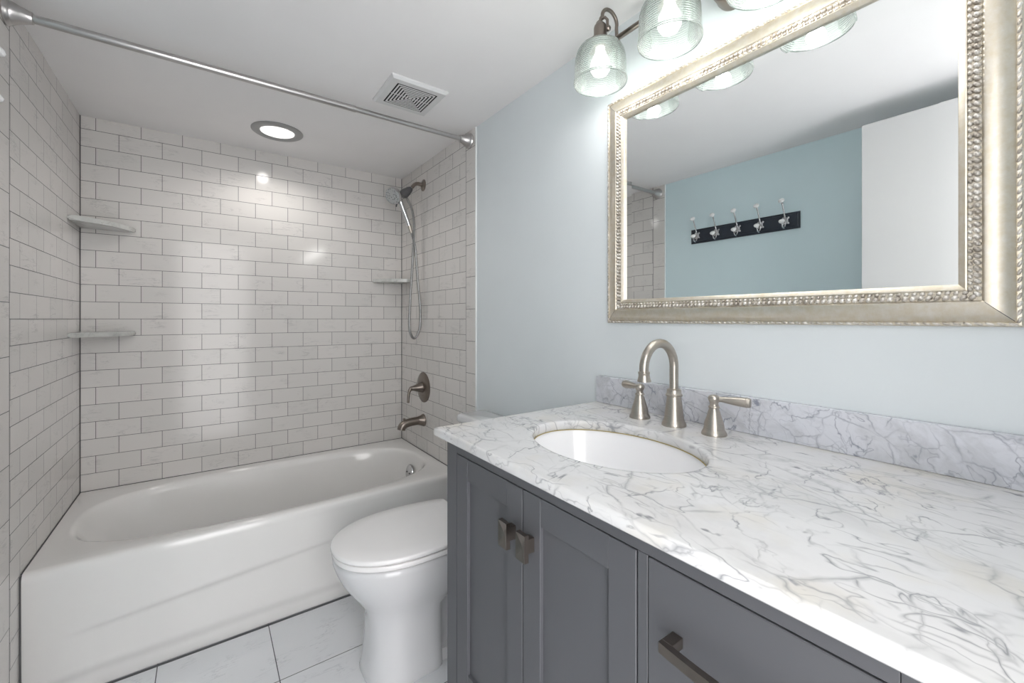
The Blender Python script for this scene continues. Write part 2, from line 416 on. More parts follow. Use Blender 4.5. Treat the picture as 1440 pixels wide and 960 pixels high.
# ---------------------------------------------------------------- corner shelves
def corner_shelf(label, cx, sx, z, ax, ay, group):
    """quarter shelf in the corner (cx, YB); sx = +1 opens to +x"""
    bm = new(); th = .020
    pts = [(0, 0)]; N = 14
    pts += [(ax, 0), (ax, -.012)]
    for i in range(1, N):
        t_ = i/N; x = ax*(1-t_)+.012*t_; y = -.012*(1-t_)-ay*t_; b_ = sin(pi*t_)*.022
        pts.append((x+b_, y-b_))
    pts += [(.012, -ay), (0, -ay)]
    top = [bm.verts.new((cx+sx*x, YB+y, z)) for x, y in pts]; bot = [bm.verts.new((cx+sx*x, YB+y, z-th)) for x, y in pts]
    bm.faces.new(top); bm.faces.new(bot[::-1])
    for i in range(len(pts)):
        j = (i+1) % len(pts); bm.faces.new((top[i], bot[i], bot[j], top[j]))
    es = [e for e in bm.edges if abs(e.verts[0].co.z-e.verts[1].co.z) < 1e-6 and not (abs(e.verts[0].co.y-YB) < 1e-4 and abs(e.verts[1].co.y-YB) < 1e-4)]
    bmesh.ops.bevel(bm, geom=es, offset=.004, segments=3, affect='EDGES')
    o = link('corner_shelf', bm, M['shelf'], None, True); o.location = (0, 0, 0)
    tag(o, label, 'shelf', group); return o
corner_shelf('grey marble corner shelf on the left, upper of the two above the tub', XL, 1, 1.636, .189, .215, 'shower corner shelves')
corner_shelf('grey marble corner shelf on the left, lower of the two above the tub', XL, 1, 1.152, .189, .215, 'shower corner shelves')
corner_shelf('grey marble corner shelf behind the shower hose in the right corner', XR, -1, 1.457, .189, .165, 'shower corner shelves')

# ---------------------------------------------------------------- shower rod
rod = thing('shower_curtain_rod', 'brushed steel shower curtain rod spanning the alcove below the ceiling', 'curtain rod', (.29, 1.79, 2.07))
RY, RZ_ = 1.795, 2.07
bm = new(); tube(bm, [(XL+.03, RY, RZ_), (.50, RY, RZ_)], .0125, 20); tube(bm, [(.50, RY, RZ_), (.503, RY, RZ_), (XR-.03, RY, RZ_)], [.0115, .0105, .0105], 20)
link('rod_tube', bm, M['steel'], rod, True)
for x, s_ in ((XL, 1), (XR, -1)):
    bm = new(); lathe(bm, [(.034, 0), (.036, .004), (.034, .010), (.030, .014), (.029, .020), (.024, .030), (.020, .042), (.017, .050), (.016, .056), (.0125, .0575)], (x, RY, RZ_), (s_, 0, 0))
    link('end_flange', bm, M['steel'], rod, True)

# ---------------------------------------------------------------- recessed light and vent
can = thing('recessed_light', 'round recessed shower light with grey trim ring, lit', 'ceiling light', (.285, 2.352, ZC))
bm = new(); lathe(bm, [(.074, 0), (.112, 0), (.112, -.003), (.104, -.008), (.080, -.009), (.074, -.004)], (.285, 2.352, ZC), n=56, cap0=False, cap1=False)
link('trim_ring', bm, M['can_trim'], can, True)
bm = new(); lathe(bm, [(.0741, -.001), (.0741, -.0045), (.060, -.007), (.050, -.0065), (.048, -.009), (.030, -.0105), (.0, -.011)], (.285, 2.352, ZC), n=48, cap0=False)
link('lens', bm, M['lens'], can, True)
bm = new(); lathe(bm, [(.028, -.0108), (.027, -.013), (0, -.0135)], (.285, 2.352, ZC), n=32, cap0=False)
link('lens_centre', bm, M['lens_core'], can, True)
ld = bpy.data.lights.new('recessed_lamp', 'SPOT'); ld.energy = CAN_W; ld.spot_size = radians(165); ld.spot_blend = .6; ld.shadow_soft_size = .03; ld.color = (1, .97, .93)
lo = bpy.data.objects.new('recessed_lamp', ld); C.objects.link(lo); lo.location = (.285, 2.352, ZC-.05)

vent = thing('exhaust_vent', 'square white ceiling exhaust grille with concentric slots', 'vent', (.678, 1.655, ZC))
VX, VY = .678, 1.655
def sqring(bm, r0, r1, z0, z1):
    a = [(VX+sx*r0, VY+sy*r0) for sx, sy in ((-1, -1), (1, -1), (1, 1), (-1, 1))]; b = [(VX+sx*r1, VY+sy*r1) for sx, sy in ((-1, -1), (1, -1), (1, 1), (-1, 1))]
    rr = [[(x, y, z) for x, y in p] for p, z in ((a, z1), (b, z1), (b, z0), (a, z0), (a, z1))]
    loft(bm, rr, True, False, False)
bm = new()
rr = []
for r, z in ((.116, 0), (.116, -.006), (.108, -.014), (.083, -.014), (.083, -.003)):
    rr.append([(VX+sx*r, VY+sy*r, ZC+z) for sx, sy in ((-1, -1), (1, -1), (1, 1), (-1, 1))])
loft(bm, rr, True, False, False); link('grille_frame', bm, M['vent'], vent)
bm = new()
for k in range(6): r = .0765-k*.0118; sqring(bm, r, r-.0058, ZC-.0132, ZC-.0145)
box(bm, VX-.006, VX+.006, VY-.006, VY+.006, ZC-.0145, ZC-.0129)
box(bm, VX-.08, VX+.08, VY-.0015, VY+.0015, ZC-.0134, ZC-.0129)
link('louvre', bm, M['vent'], vent)
link('duct_shadow_plate', bx(VX-.083, VX+.083, VY-.083, VY+.083, ZC-.0130, ZC-.001), M['gap_shadow'], vent)  # flat near-black plate painted as the shade behind the slots

# ---------------------------------------------------------------- shower fittings (all on the right wall at Y = SY)
SY = 2.338
arm = thing('shower_fitting', 'bent nickel shower pipe with wall flange and grey swivel holder', 'shower fitting', (XR, SY, 2.0))
bm = new(); lathe(bm, [(.034, 0), (.034, .003), (.028, .007), (.014, .012), (.0125, .014)], (XR, SY, 1.994), (-1, 0, 0)); link('wall_flange', bm, M['nickel_dark'], arm, True)
bm = new(); tube(bm, spline([(XR-.004, SY, 1.994), (XR-.034, SY, 1.997), (XR-.054, SY, 1.990), (XR-.070, SY, 1.972), (XR-.080, SY, 1.958)]), .0105, 14); link('arm_pipe', bm, M['nickel_dark'], arm, True)
bx_ax = Vector((-.62, -.10, -.78)).normalized()
bm = new(); lathe(bm, [(.012, 0), (.0150, .001), (.0150, .008), (.019, .009), (.021, .02), (.026, .045), (.026, .060), (.020, .070), (0, .071)], (XR-.079, SY, 1.960), (-.74, -.03, -.67), 20); link('swivel_bracket', bm, M['dark_plastic'], arm, True)
bm = new(); lathe(bm, [(.0128, -.004), (.0132, -.003), (.0132, .001), (.0128, .002)], (XR-.079, SY, 1.960), (-.74, -.03, -.67), 20); link('collar', bm, M['chrome'], arm, True)

hand = thing('hand_shower', 'grey round hand shower in its bracket with long looped metal hose', 'hand shower', (.86, SY, 1.9))
hc = Vector((.862, SY-.010, 1.902)); ha = Vector((-.76, -.44, -.48)).normalized()
bm = new(); lathe(bm, [(0, -.020), (.018, -.019), (.034, -.013), (.046, -.002), (.049, .008), (.048, .016), (.045, .020), (.043, .019)], hc, ha, 40, False, False); head = link('shower_head', bm, M['chrome'], hand, True)
bm = new(); lathe(bm, [(.0435, .0185), (.036, .0215), (.020, .0225), (0, .0225)], hc, ha, 40, False, False)
a_, b_ = frame_of(ha)
for rr_, n_ in ((.012, 6), (.023, 10), (.034, 16)):
    for k in range(n_):
        p = hc+ha*.0215+(a_*cos(2*pi*k/n_)+b_*sin(2*pi*k/n_))*rr_
        lathe(bm, [(.0028, 0), (.0022, .003), (0, .0034)], p, ha, 6, False, False)
link('nozzle_face', bm, M['nozzle'], head, True)
bm = new(); p = hc-Vector((0, 0, .050))+Vector((.012, 0, -.002)); tube(bm, [p+Vector((.004, 0, .01)), p, p-Vector((.002, 0, .010))], [.004, .004, .003], 8); link('spray_lever', bm, M['dark_plastic'], head, True)
bm = new(); tube(bm, spline([(.882, SY-.010, 1.895), (.899, SY-.010, 1.866), (.916, SY-.006, 1.828), (.935, SY-.004, 1.785), (.951, SY-.002, 1.745)]), [.013]*5+[.0145]*6+[.0135]*12+[.012]*10, 16); link('handle', bm, M['chrome'], hand, True)
bm = new(); tube(bm, [(.951, SY-.002, 1.748), (.958, SY, 1.730), (.966, SY, 1.705)], [.011, .011, .008], 14); link('hose_nut', bm, M['nickel'], hand, True)
hp = spline([(.935, SY+.004, 1.915), (.955, SY+.02, 1.89), (.972, SY+.016, 1.855), (.983, SY+.012, 1.80), (.986, SY+.01, 1.73), (.982, SY+.008, 1.64), (.975, SY+.006, 1.53), (.965, SY+.004, 1.40), (.956, SY, 1.26), (.953, SY, 1.18), (.960, SY, 1.125), (.980, SY, 1.098), (1.004, SY, 1.118), (1.019, SY, 1.17), (1.022, SY, 1.25), (1.015, SY-.002, 1.33), (1.003, SY-.008, 1.42), (.992, SY-.012, 1.53), (.983, SY-.012, 1.63), (.966, SY, 1.705)], 14)
bm = new(); rads = [.0068+(.0006 if k % 2 else -.0003) for k in range(len(hp))]
tube(bm, hp, rads, 10); link('hose', bm, M['hose'], hand, True, 80)

valve = thing('shower_valve', 'round nickel tub valve plate with hooked lever above the spout', 'shower valve', (XR, 2.335, .808))
bm = new(); lathe(bm, [(.088, 0), (.088, .003), (.083, .007), (.055, .0105), (.040, .011)], (XR, 2.335, .808), (-1, 0, 0), 48); link('escutcheon', bm, M['nickel_dark'], valve, True)
bm = new(); lathe(bm, [(.030, .010), (.031, .014), (.030, .018), (.026, .030), (.020, .048), (.015, .064), (.013, .075), (.010, .082), (0, .084)], (XR, 2.335, .808), (-1, 0, 0), 28)
lev = link('valve_hub', bm, M['nickel_dark'], valve, True)
bm = new(); tube(bm, spline([(XR-.070, 2.335, .812), (XR-.083, 2.333, .806), (XR-.092, 2.331, .788), (XR-.097, 2.329, .76), (XR-.099, 2.328, .728)]), [.011]*8+[.0095]*8+[.008]*8+[.0075]*9, 14); link('lever', bm, M['nickel_dark'], valve, True)

spout = thing('tub_spout', 'nickel tub spout with pull-up diverter low on the tiled wall', 'tub spout', (XR, 2.335, .615))
pts = spline([(XR, 2.335, .615), (XR-.015, 2.335, .615), (XR-.045, 2.335, .616), (XR-.085, 2.335, .614), (XR-.115, 2.335, .607), (XR-.132, 2.335, .594), (XR-.137, 2.335, .578)], 6)
n_ = len(pts); rads = [.036 if i < 3 else .036-.0125*min(1, (i-3)/8) for i in range(n_)]
rads = [r_ if i < n_-6 else r_*.98 for i, r_ in enumerate(rads)]
bm = new(); tube(bm, pts, rads, 24); link('spout_body', bm, M['nickel_dark'], spout, True, 60)
bm = new(); lathe(bm, [(.004, 0), (.004, .012), (.008, .013), (.008, .018), (.004, .020), (0, .0202)], (XR-.121, 2.335, .622), (0, 0, 1), 14); link('diverter_knob', bm, M['nickel_dark'], spout, True)

# ---------------------------------------------------------------- toilet
TY = 1.462
toilet = thing('toilet', 'white elongated toilet with closed lid between tub and grey vanity', 'toilet', (.6, TY, 0))
S = [ # z, front x, back x, half width, exponent
 (.000, .432, .80, .119, 2.6), (.012, .428, .80, .122, 2.6), (.030, .434, .80, .118, 2.7), (.08, .441, .80, .114, 2.8), (.14, .446, .80, .112, 2.8), (.19, .446, .80, .113, 2.7),
 (.225, .438, .81, .120, 2.5), (.255, .423, .82, .131, 2.4), (.285, .401, .825, .145, 2.3), (.315, .379, .83, .158, 2.25), (.345, .360, .83, .168, 2.2), (.375, .347, .83, .175, 2.2),
 (.400, .339, .83, .179, 2.2), (.414, .338, .83, .180, 2.2), (.420, .345, .825, .174, 2.2)]
bm = new(); N = 72; rings = []
for z, xf, xb, hw, ex in S:
    ring = []
    for i in range(N):
        t_ = 2*pi*i/N; c_, s_ = cos(t_), sin(t_)
        cx = .58; a_ = (cx-xf) if c_ < 0 else (xb-cx)
        e_ = ex if c_ < 0 else max(ex, 3.2)
        x = cx+a_*math.copysign(abs(c_)**(2/e_), c_); y = hw*math.copysign(abs(s_)**(2/e_), s_)
        # trapway: the pedestal narrows behind x = .68 below the bowl
        k = min(1, max(0, (x-.665)/.035))*min(1, max(0, (.255-z)/.03)); k = k*k*(3-2*k)
        y *= 1-.5*k
        ring.append((x, TY+y, z))
    rings.append(ring)
loft(bm, rings, True, True, True); link('bowl', bm, M['ceramic'], toilet, True, 60)
bm = new()
S2 = [(0, .60, .80, .095), (.02, .60, .80, .095), (.035, .60, .79, .085)]
loft(bm, [[((a0+b0)/2+(b0-a0)/2*math.copysign(abs(cos(2*pi*i/40))**.6, cos(2*pi*i/40)), TY+h0*math.copysign(abs(sin(2*pi*i/40))**.6, sin(2*pi*i/40)), z0) for i in range(40)] for z0, a0, b0, h0 in S2])
link('foot', bm, M['ceramic'], toilet, True)
def seat_ring(xf, hw, z, xb=.812, n=2.15, N=80, bw=None):
    out = []; cx = .585
    for i in range(N):
        t_ = 2*pi*i/N; c_, s_ = cos(t_), sin(t_)
        if c_ <= 0: x = cx+(cx-xf)*math.copysign(abs(c_)**(2/n), c_); y = hw*math.copysign(abs(s_)**(2/n), s_)
        else:
            x = cx+.34*c_**(2/2.3); y = hw*math.copysign(abs(s_)**(2/2.3), s_)
            if x > xb: y *= 1.0; x = xb
        out.append((x, TY+y, z))
    return out
def fix(ring, xb, bw):
    """square off the hinge end: points past xb spread evenly over the back edge"""
    idx = [i for i, p in enumerate(ring) if p[0] >= xb-1e-6]
    return ring
def slab(xf, hw, z0, z1, r, xb):
    return [fix(seat_ring(xf+r, hw-r, z0, xb-r), xb, hw), seat_ring(xf+r*.3, hw-r*.3, z0+r*.3, xb), seat_ring(xf, hw, z0+r, xb), seat_ring(xf, hw, z1-r, xb), seat_ring(xf+r*.3, hw-r*.3, z1-r*.3, xb-.3*r), seat_ring(xf+r, hw-r, z1, xb-r)]
bm = new(); loft(bm, slab(.336, .184, .4240, .4400, .003, .805)); link('seat', bm, M['plastic'], toilet, True, 50)
bm = new(); rr = slab(.332, .186, .4440, .460, .005, .808); rr.append(seat_ring(.40, .13, .4635, .76)); loft(bm, rr); link('lid', bm, M['plastic'], toilet, True, 50)
for dy in (-.07, .07):
    bm = new(); tube(bm, [(.822, TY+dy-.02, .447), (.822, TY+dy+.02, .447)], .012, 16); box(bm, .812, .834, TY+dy-.02, TY+dy+.02, .42, .447, bev=.003); link('hinge', bm, M['plastic'], toilet, True)
bm = new(); box(bm, .62, .985, TY-.125, TY+.125, .30, .4195, bev=.02, seg=4); link('deck', bm, M['ceramic'], toilet, True)
bm = new(); rings = []
for z, x0, x1, hw in ((.4197, .895, 1.018, .155), (.43, .890, 1.02, .162), (.60, .886, 1.024, .170), (.768, .884, 1.026, .174)):
    ring = []
    for i in range(48):
        t_ = 2*pi*i/48; c_, s_ = cos(t_), sin(t_)
        ring.append(((x0+x1)/2+(x1-x0)/2*math.copysign(abs(c_)**.35, c_), 1.462+hw*math.copysign(abs(s_)**.35, s_), z))
    rings.append(ring)
loft(bm, rings); link('tank', bm, M['ceramic'], toilet, True, 50)
bm = new(); rings = []
def rrect(cx, cy, a, b, rad, z, seg=6):
    out = []
    for qx, qy, a0 in ((1, 1, 0), (-1, 1, pi/2), (-1, -1, pi), (1, -1, 1.5*pi)):
        for k in range(seg+1):
            t_ = a0+pi/2*k/seg; out.append((cx+qx*(a-rad)+rad*cos(t_), cy+qy*(b-rad)+rad*sin(t_), z))
    return out
for z, o_ in ((.7685, -.004), (.772, 0), (.790, 0), (.797, -.004), (.800, -.012)): rings.append(rrect(.953, TY, .076+o_, .184+o_, .03+o_*.5, z))
loft(bm, rings); link('tank_lid', bm, M['ceramic'], toilet, True, 50)
bm = new(); lathe(bm, [(.013, 0), (.013, .006), (.006, .008), (.006, .016)], (  .8855, TY+.13, .72), (-1, 0, 0), 16); tube(bm, [(.874, TY+.135, .72), (.870, TY+.10, .716), (.868, TY+.06, .712)], [.006, .006, .007], 10); link('flush_lever', bm, M['chrome'], toilet, True)

# ---------------------------------------------------------------- vanity cabinet
FX = .485                                         # face-frame plane
van = thing('vanity_cabinet', 'grey painted vanity cabinet with two shaker doors and drawers under the marble top', 'vanity', (.76, .4975, 0))
bm = new(); YL, YR_ = .948, .047
box(bm, FX+.02, 1.040, YL-.018, YL, .10, .9185); box(bm, FX+.02, 1.040, YR_, YR_+.018, .10, .9185)
box(bm, 1.025, 1.040, YR_+.018, YL-.018, .10, .70); box(bm, FX+.02, 1.025, YR_+.018, YL-.018, .30, .318)
link('carcass', bm, M['cabinet'], van)
bm = new()
def fbox(y0, y1, z0, z1, bev=.0006): box(bm, FX, FX+.02, y0, y1, z0, z1, bev=bev, seg=1)
fbox(.900, YL, .0, .9185); fbox(YR_, .102, .0, .9185); fbox(.1025, .8995, .891, .9185); fbox(.1025, .8995, .30, .345); fbox(.3605, .3765, .3455, .8905)
fbox(.1025, .3600, .700, .7095); fbox(.1025, .3600, .524, .5335)
link('face_frame', bm, M['cabinet'], van)
link('interior_shadow_sheet', bx(FX+.021, FX+.023, .07, .93, .32, .917), M['gap_shadow'], van)  # near-black sheet, shade behind the door gaps put in as colour
for yy in (.92, .075):
    link('back_leg', bx(.99, 1.03, yy-.02, yy+.02, 0, .0995), M['cabinet'], van)
def door(y0, y1, z0, z1, knob_y):
    bm = new(); st = .050; g_ = .0016; y0 += g_; y1 -= g_; z0 += g_; z1 -= g_
    x1 = FX+.0195
    # stiles run the full height, rails between them sit a hair lower so that the joints read
    box(bm, FX-.0005, x1, y0, y0+st, z0, z1, bev=.0008, seg=1); box(bm, FX-.0005, x1, y1-st, y1, z0, z1, bev=.0008, seg=1)
    box(bm, FX, x1, y0+st+.0007, y1-st-.0007, z1-st, z1, bev=.0006, seg=1); box(bm, FX, x1, y0+st+.0007, y1-st-.0007, z0, z0+st, bev=.0006, seg=1)
    dr = link('door', bm, M['cabinet'], van)
    link('door_panel', bx(FX+.0065, FX+.012, y0+st-.005, y1-st+.005, z0+st-.005, z1-st+.005), M['cabinet'], dr)
    # square bevelled knob
    bm = new(); kz = .800; hx = .0135; hz = .0245
    box(bm, FX-.019, FX-.0005, knob_y-.008, knob_y+.008, kz-.013, kz+.013, bev=.001)
    o_ = [(-1, -1), (1, -1), (1, 1), (-1, 1)]
    fr = [bm.verts.new((FX-.0275, knob_y+sx*hx, kz+sz*hz)) for sx, sz in o_]
    bk = [bm.verts.new((FX-.0185, knob_y+sx*hx, kz+sz*hz)) for sx, sz in o_]
    cv = bm.verts.new((FX-.0225, knob_y, kz))
    for i in range(4):
        j = (i+1) % 4; bm.faces.new((fr[i], fr[j], cv)); bm.faces.new((fr[i], bk[i], bk[j], fr[j]))
    bm.faces.new(bk); link('knob', bm, M['nickel_dark'], dr)
door(.6395, .8990, .3460, .8905, .668)
door(.3775, .6390, .3460, .8905, .6115)
def drawer(z0, z1, pull_z):
    y0, y1 = .1040, .3590
    bm = new(); box(bm, FX-.0005, FX+.0195, y0, y1, z0+.0012, z1-.0012, bev=.001, seg=1); dr = link('drawer', bm, M['cabinet'], van)
    bm = new(); c_ = (y0+y1)/2; L = .083
    for s_ in (-1, 1): box(bm, FX-.024, FX-.0006, c_+s_*L-.0075, c_+s_*L+.0075, pull_z-.007, pull_z+.007, bev=.0012, seg=2)
    prof = []
    for k in range(17):
        t_ = -1+k/8; yy = c_+t_*L*1.09; xx = FX-.026-.006*(1-t_*t_)
        prof.append([(xx-.0045, yy, pull_z-.0065), (xx+.0045, yy, pull_z-.0065), (xx+.0045, yy, pull_z+.0065), (xx-.0045, yy, pull_z+.0065)])
    loft(bm, prof); link('drawer_pull', bm, M['nickel_dark'], dr)
drawer(.7100, .8900, .8045); drawer(.5340, .6995, .618); drawer(.3460, .5235, .435)

# ---------------------------------------------------------------- countertop, backsplash, sink
CX0, CX1, CY0, CY1, ZT, ZB = .459, PXR, .026, .967, .942, .9200
SX, SYK, SA, SB = .720, .628, .148, .204
def angs(n=128):
    a = [2*pi*i/n for i in range(n)]
    for x, y in ((CX0, CY0), (CX1, CY0), (CX1, CY1), (CX0, CY1)):
        v = atan2(y-SYK, x-SX) % (2*pi); k = min(range(len(a)), key=lambda i: abs(a[i]-v)); a[k] = v
    return a
AN = angs()
def outer(ins, z):
    o_ = []
    for t_ in AN:
        dx, dy = cos(t_), sin(t_); k = 1e9
        if dx > 1e-9: k = min(k, (CX1-SX)/dx)
        if dx < -1e-9: k = min(k, (CX0-SX)/dx)
        if dy > 1e-9: k = min(k, (CY1-SYK)/dy)
        if dy < -1e-9: k = min(k, (CY0-SYK)/dy)
        x, y = SX+dx*k, SYK+dy*k
        o_.append((min(max(x, CX0+ins), CX1), min(max(y, CY0+ins), CY1-ins), z))
    return o_
def ell(off, z, ang=None):
    o_ = []
    for t_ in AN:
        dx, dy = cos(t_), sin(t_); a_, b_ = SA+off, SB+off; k = 1/math.sqrt((dx/a_)**2+(dy/b_)**2)
        o_.append((SX+dx*k, SYK+dy*k, z))
    return o_
bm = new()
R = [ell(.012, ZT), ell(.005, ZT), ell(.0015, ZT-.0015), ell(0, ZT-.005), ell(0, ZB+.001), ell(.001, ZB), outer(.004, ZB), outer(.0, ZB+.004), outer(0, ZT-.0045), outer(.0013, ZT-.0013), outer(.0045, ZT), outer(.006, ZT), outer(.014, ZT), ell(.012, ZT)]
loft(bm, R, True, False, False); bmesh.ops.remove_doubles(bm, verts=bm.verts[:], dist=1e-6)
tag(link('countertop', bm, M['counter'], None, True, 50), 'white marble countertop with grey veins and oval sink cutout', 'countertop')
bm = new(); box(bm, PXR-.021, PXR-.0003, CY0, .960, ZT+.0003, 1.027, bev=.0022, seg=2)
tag(link('backsplash', bm, M['splash'], None, True), 'low grey-veined marble backsplash along the wall behind the faucet', 'backsplash')
sink = thing('sink', 'white oval undermount sink basin set in the marble countertop', 'sink', (SX, SYK, ZB))
bm = new()
loft(bm, [ell(.022, ZB-.0003), ell(.003, ZB-.0003), ell(.0015, ZB-.004), ell(-.004, ZB-.03), ell(-.014, ZB-.07), ell(-.035, ZB-.105), ell(-.07, ZB-.13), ell(-.11, ZB-.142), ell(-.125, ZB-.145),
          ell(-.12, ZB-.16), ell(-.07, ZB-.146), ell(-.03, ZB-.12), ell(-.004, ZB-.08), ell(.008, ZB-.03), ell(.012, ZB-.012), ell(.022, ZB-.010), ell(.022, ZB-.0003)], True, False, False)
bmesh.ops.remove_doubles(bm, verts=bm.verts[:], dist=1e-6)
link('basin', bm, M['sink_china'], sink, True, 60)
bm = new(); lathe(bm, [(.024, -.012), (.031, -.002), (.033, .001), (.030, .003), (.022, .003), (.018, .007), (0, .008)], (SX, SYK, ZB-.146)); link('drain', bm, M['nickel'], sink, True)
bm = new(); loft(bm, [ell(-.0002, ZB+.0005), ell(-.0012, ZB+.0003), ell(-.0012, ZB-.0012), ell(.002, ZB-.0012)], True, False, False)
link('sealant_bead', bm, M['yellow'], sink, True)

# ---------------------------------------------------------------- faucet
fau = thing('faucet', 'brushed nickel widespread faucet with gooseneck spout and two lever handles', 'faucet', (.957, .632, ZT))
FXC, FYC = .957, .632
cone = [(.0292, 0), (.0296, .003), (.0280, .008), (.0252, .012), (.0240, .016), (.0222, .030), (.0198, .050), (.0178, .066), (.0170, .072)]
bm = new(); lathe(bm, cone+[(.0168, .073), (.0200, .0745), (.0202, .078), (.0178, .081), (.0172, .090), (.0132, .0925), (.0110, .093)], (FXC, FYC, ZT), n=40); sb_ = link('spout_base', bm, M['nickel'], fau, True)
pts = [(FXC, FYC, ZT+.088), (FXC, FYC, ZT+.12)]; rc = .0600; zc = ZT+.1480
for k in range(25):
    t_ = pi*k/24*1.03; pts.append((FXC-rc+rc*cos(t_), FYC, zc+rc*1.0*sin(t_)))
ex = Vector(pts[-1]); dr_ = (Vector(pts[-1])-Vector(pts[-2])).normalized(); pts.append(tuple(ex+dr_*.002))
bm = new(); tube(bm, pts, .0108, 24); gn = link('gooseneck', bm, M['nickel'], fau, True, 60)
bm = new(); e0 = Vector(pts[-1]); lathe(bm, [(.0109, -.004), (.0134, -.003), (.0136, .001), (.0126, .003), (.0130, .008), (.0146, .015), (.0160, .0175), (.0160, .020), (.012, .0202), (.011, .015)], e0, dr_, 32, False, True); link('aerator', bm, M['nickel'], fau, True)
def handle(y, ang, tilt):
    bm = new(); k_ = .93
    lathe(bm, [(r_*.93, h_*.93) for r_, h_ in cone[:6]]+[(.0160, .041), (.0125, .054), (.0105, .060), (.0104, .061), (.0124, .062), (.0124, .0645), (.0098, .067), (.0090, .072), (.0105, .076), (.0128, .081), (.0132, .084), (.0110, .089), (.0068, .0915), (0, .0925)], (.957, y, ZT), n=36)
    h = link('handle_base', bm, M['nickel'], fau, True)
    d_ = Vector((cos(ang), sin(ang), tilt)).normalized(); o_ = Vector((.957, y, ZT+.083))
    bm = new(); lathe(bm, [(.0065, .004), (.0065, .010), (.0060, .016), (.0072, .026), (.0095, .042), (.0108, .056), (.0110, .065), (.0115, .0655), (.0115, .068), (.0108, .0685), (.0106, .073), (.0085, .0755), (0, .0762)], o_, d_, 24)
    link('lever', bm, M['nickel'], h, True)
handle(.736, radians(72), -.03); handle(.528, radians(-72), -.03)

# ---------------------------------------------------------------- mirror
mir = thing('wall_mirror', 'large rectangular mirror in a champagne silver beaded frame', 'mirror', (PXR, .4965, 1.542))
OY0, OY1, OZ0, OZ1 = .0730, .9215, 1.197, 1.8885
def mframe(prof, name, mat, smooth=True, parent=mir):
    """prof: list of (inward offset t, distance from wall h), swept round the rectangle with mitred corners"""
    bm = new()
    for side in range(4):
        P = []
        for t_, h_ in prof:
            c = [(OY0+t_, OZ0+t_), (OY1-t_, OZ0+t_), (OY1-t_, OZ1-t_), (OY0+t_, OZ1-t_)]
            P.append((c[side], c[(side+1) % 4], h_))
        a = [bm.verts.new((PXR-h_, p[0], p[1])) for p, q, h_ in P]; b = [bm.verts.new((PXR-h_, q[0], q[1])) for p, q, h_ in P]
        for i in range(len(P)-1): bm.faces.new((a[i], a[i+1], b[i+1], b[i]))
    return link(name, bm, mat, parent, smooth, 30, True)
frame = mframe([(.0, .0005), (.0, .009), (.002, .011), (.0065, .0115), (.0075, .0095), (.009, .0105), (.012, .0130), (.020, .0165), (.030, .0190), (.038, .0202), (.0405, .0200), (.0425, .0185), (.0435, .017), (.0590, .017), (.0600, .0195), (.0620, .0200), (.0650, .0182), (.0675, .0165), (.0700, .0150), (.0710, .0135), (.0710, .0060)], 'frame', M['gilt'])
for ya, za, sy, sz in ((OY0, OZ0, 1, 1), (OY1, OZ0, -1, 1), (OY1, OZ1, -1, -1), (OY0, OZ1, 1, -1)):
    bm = new(); tube(bm, [(PXR-h_, ya+sy*t_, za+sz*t_) for t_, h_ in ((.009, .0106), (.012, .0131), (.020, .0166), (.030, .0191), (.040, .0202))], .0005, 6)
    link('mitre_joint', bm, M['caulk'], frame)
def beads(t0, h0, pitch, rl, rw, rh, twist, name):
    bm = new()
    a, b_, c, d_ = OY0+t0, OY1-t0, OZ0+t0, OZ1-t0
    segs = [((a, c), (b_, c)), ((b_, c), (b_, d_)), ((b_, d_), (a, d_)), ((a, d_), (a, c))]
    proto = bmesh.new(); bmesh.ops.create_uvsphere(proto, u_segments=8, v_segments=6, radius=1)
    pv = [v.co.copy() for v in proto.verts]; pf = [[v.index for v in f.verts] for f in proto.faces]; proto.free()
    V = []; F_ = []
    for p, q in segs:
        L = hypot(q[0]-p[0], q[1]-p[1]); n = int(L/pitch); ux, uz = (q[0]-p[0])/L, (q[1]-p[1])/L
        ct, st = cos(twist), sin(twist)
        for i in range(n):
            s_ = (i+.5)/n*L; base = len(V)
            for v in pv:
                along, across = v.x*rl, v.y*rw
                al = along*ct-across*st; ac = along*st+across*ct
                V.append((PXR-h0-v.z*rh, p[0]+ux*(s_+al)-uz*ac, p[1]+uz*(s_+al)+ux*ac))
            F_ += [[base+k for k in f] for f in pf]
    me = bpy.data.meshes.new(name); me.from_pydata(V, [], F_); me.materials.append(M['bead'])
    for pl in me.polygons: pl.use_smooth = True
    o = bpy.data.objects.new(name, me); C.objects.link(o); o.parent = mir; o.location = -mir.location
    return o
beads(.0485, .0178, .0104, .0044, .0062, .0060, .75, 'beaded_moulding')
beads(.0565, .0180, .0104, .0044, .0034, .0042, -.5, 'beaded_moulding')
beads(.0042, .0105, .0125, .0062, .0026, .0030, .35, 'rope_edge')
bm = new(); hg = .0085; y0, y1, z0, z1 = OY0+.0700, OY1-.0700, OZ0+.0700, OZ1-.0700; bw = .024
rr = [[(PXR-h_, a, b) for a, b in ((y0+i_, z0+i_), (y1-i_, z0+i_), (y1-i_, z1-i_), (y0+i_, z1-i_))] for i_, h_ in ((0, .003), (0, hg), (bw, hg+.00035))]
loft(bm, rr, True, True, True); link('mirror_glass', bm, M['mirror'], mir)

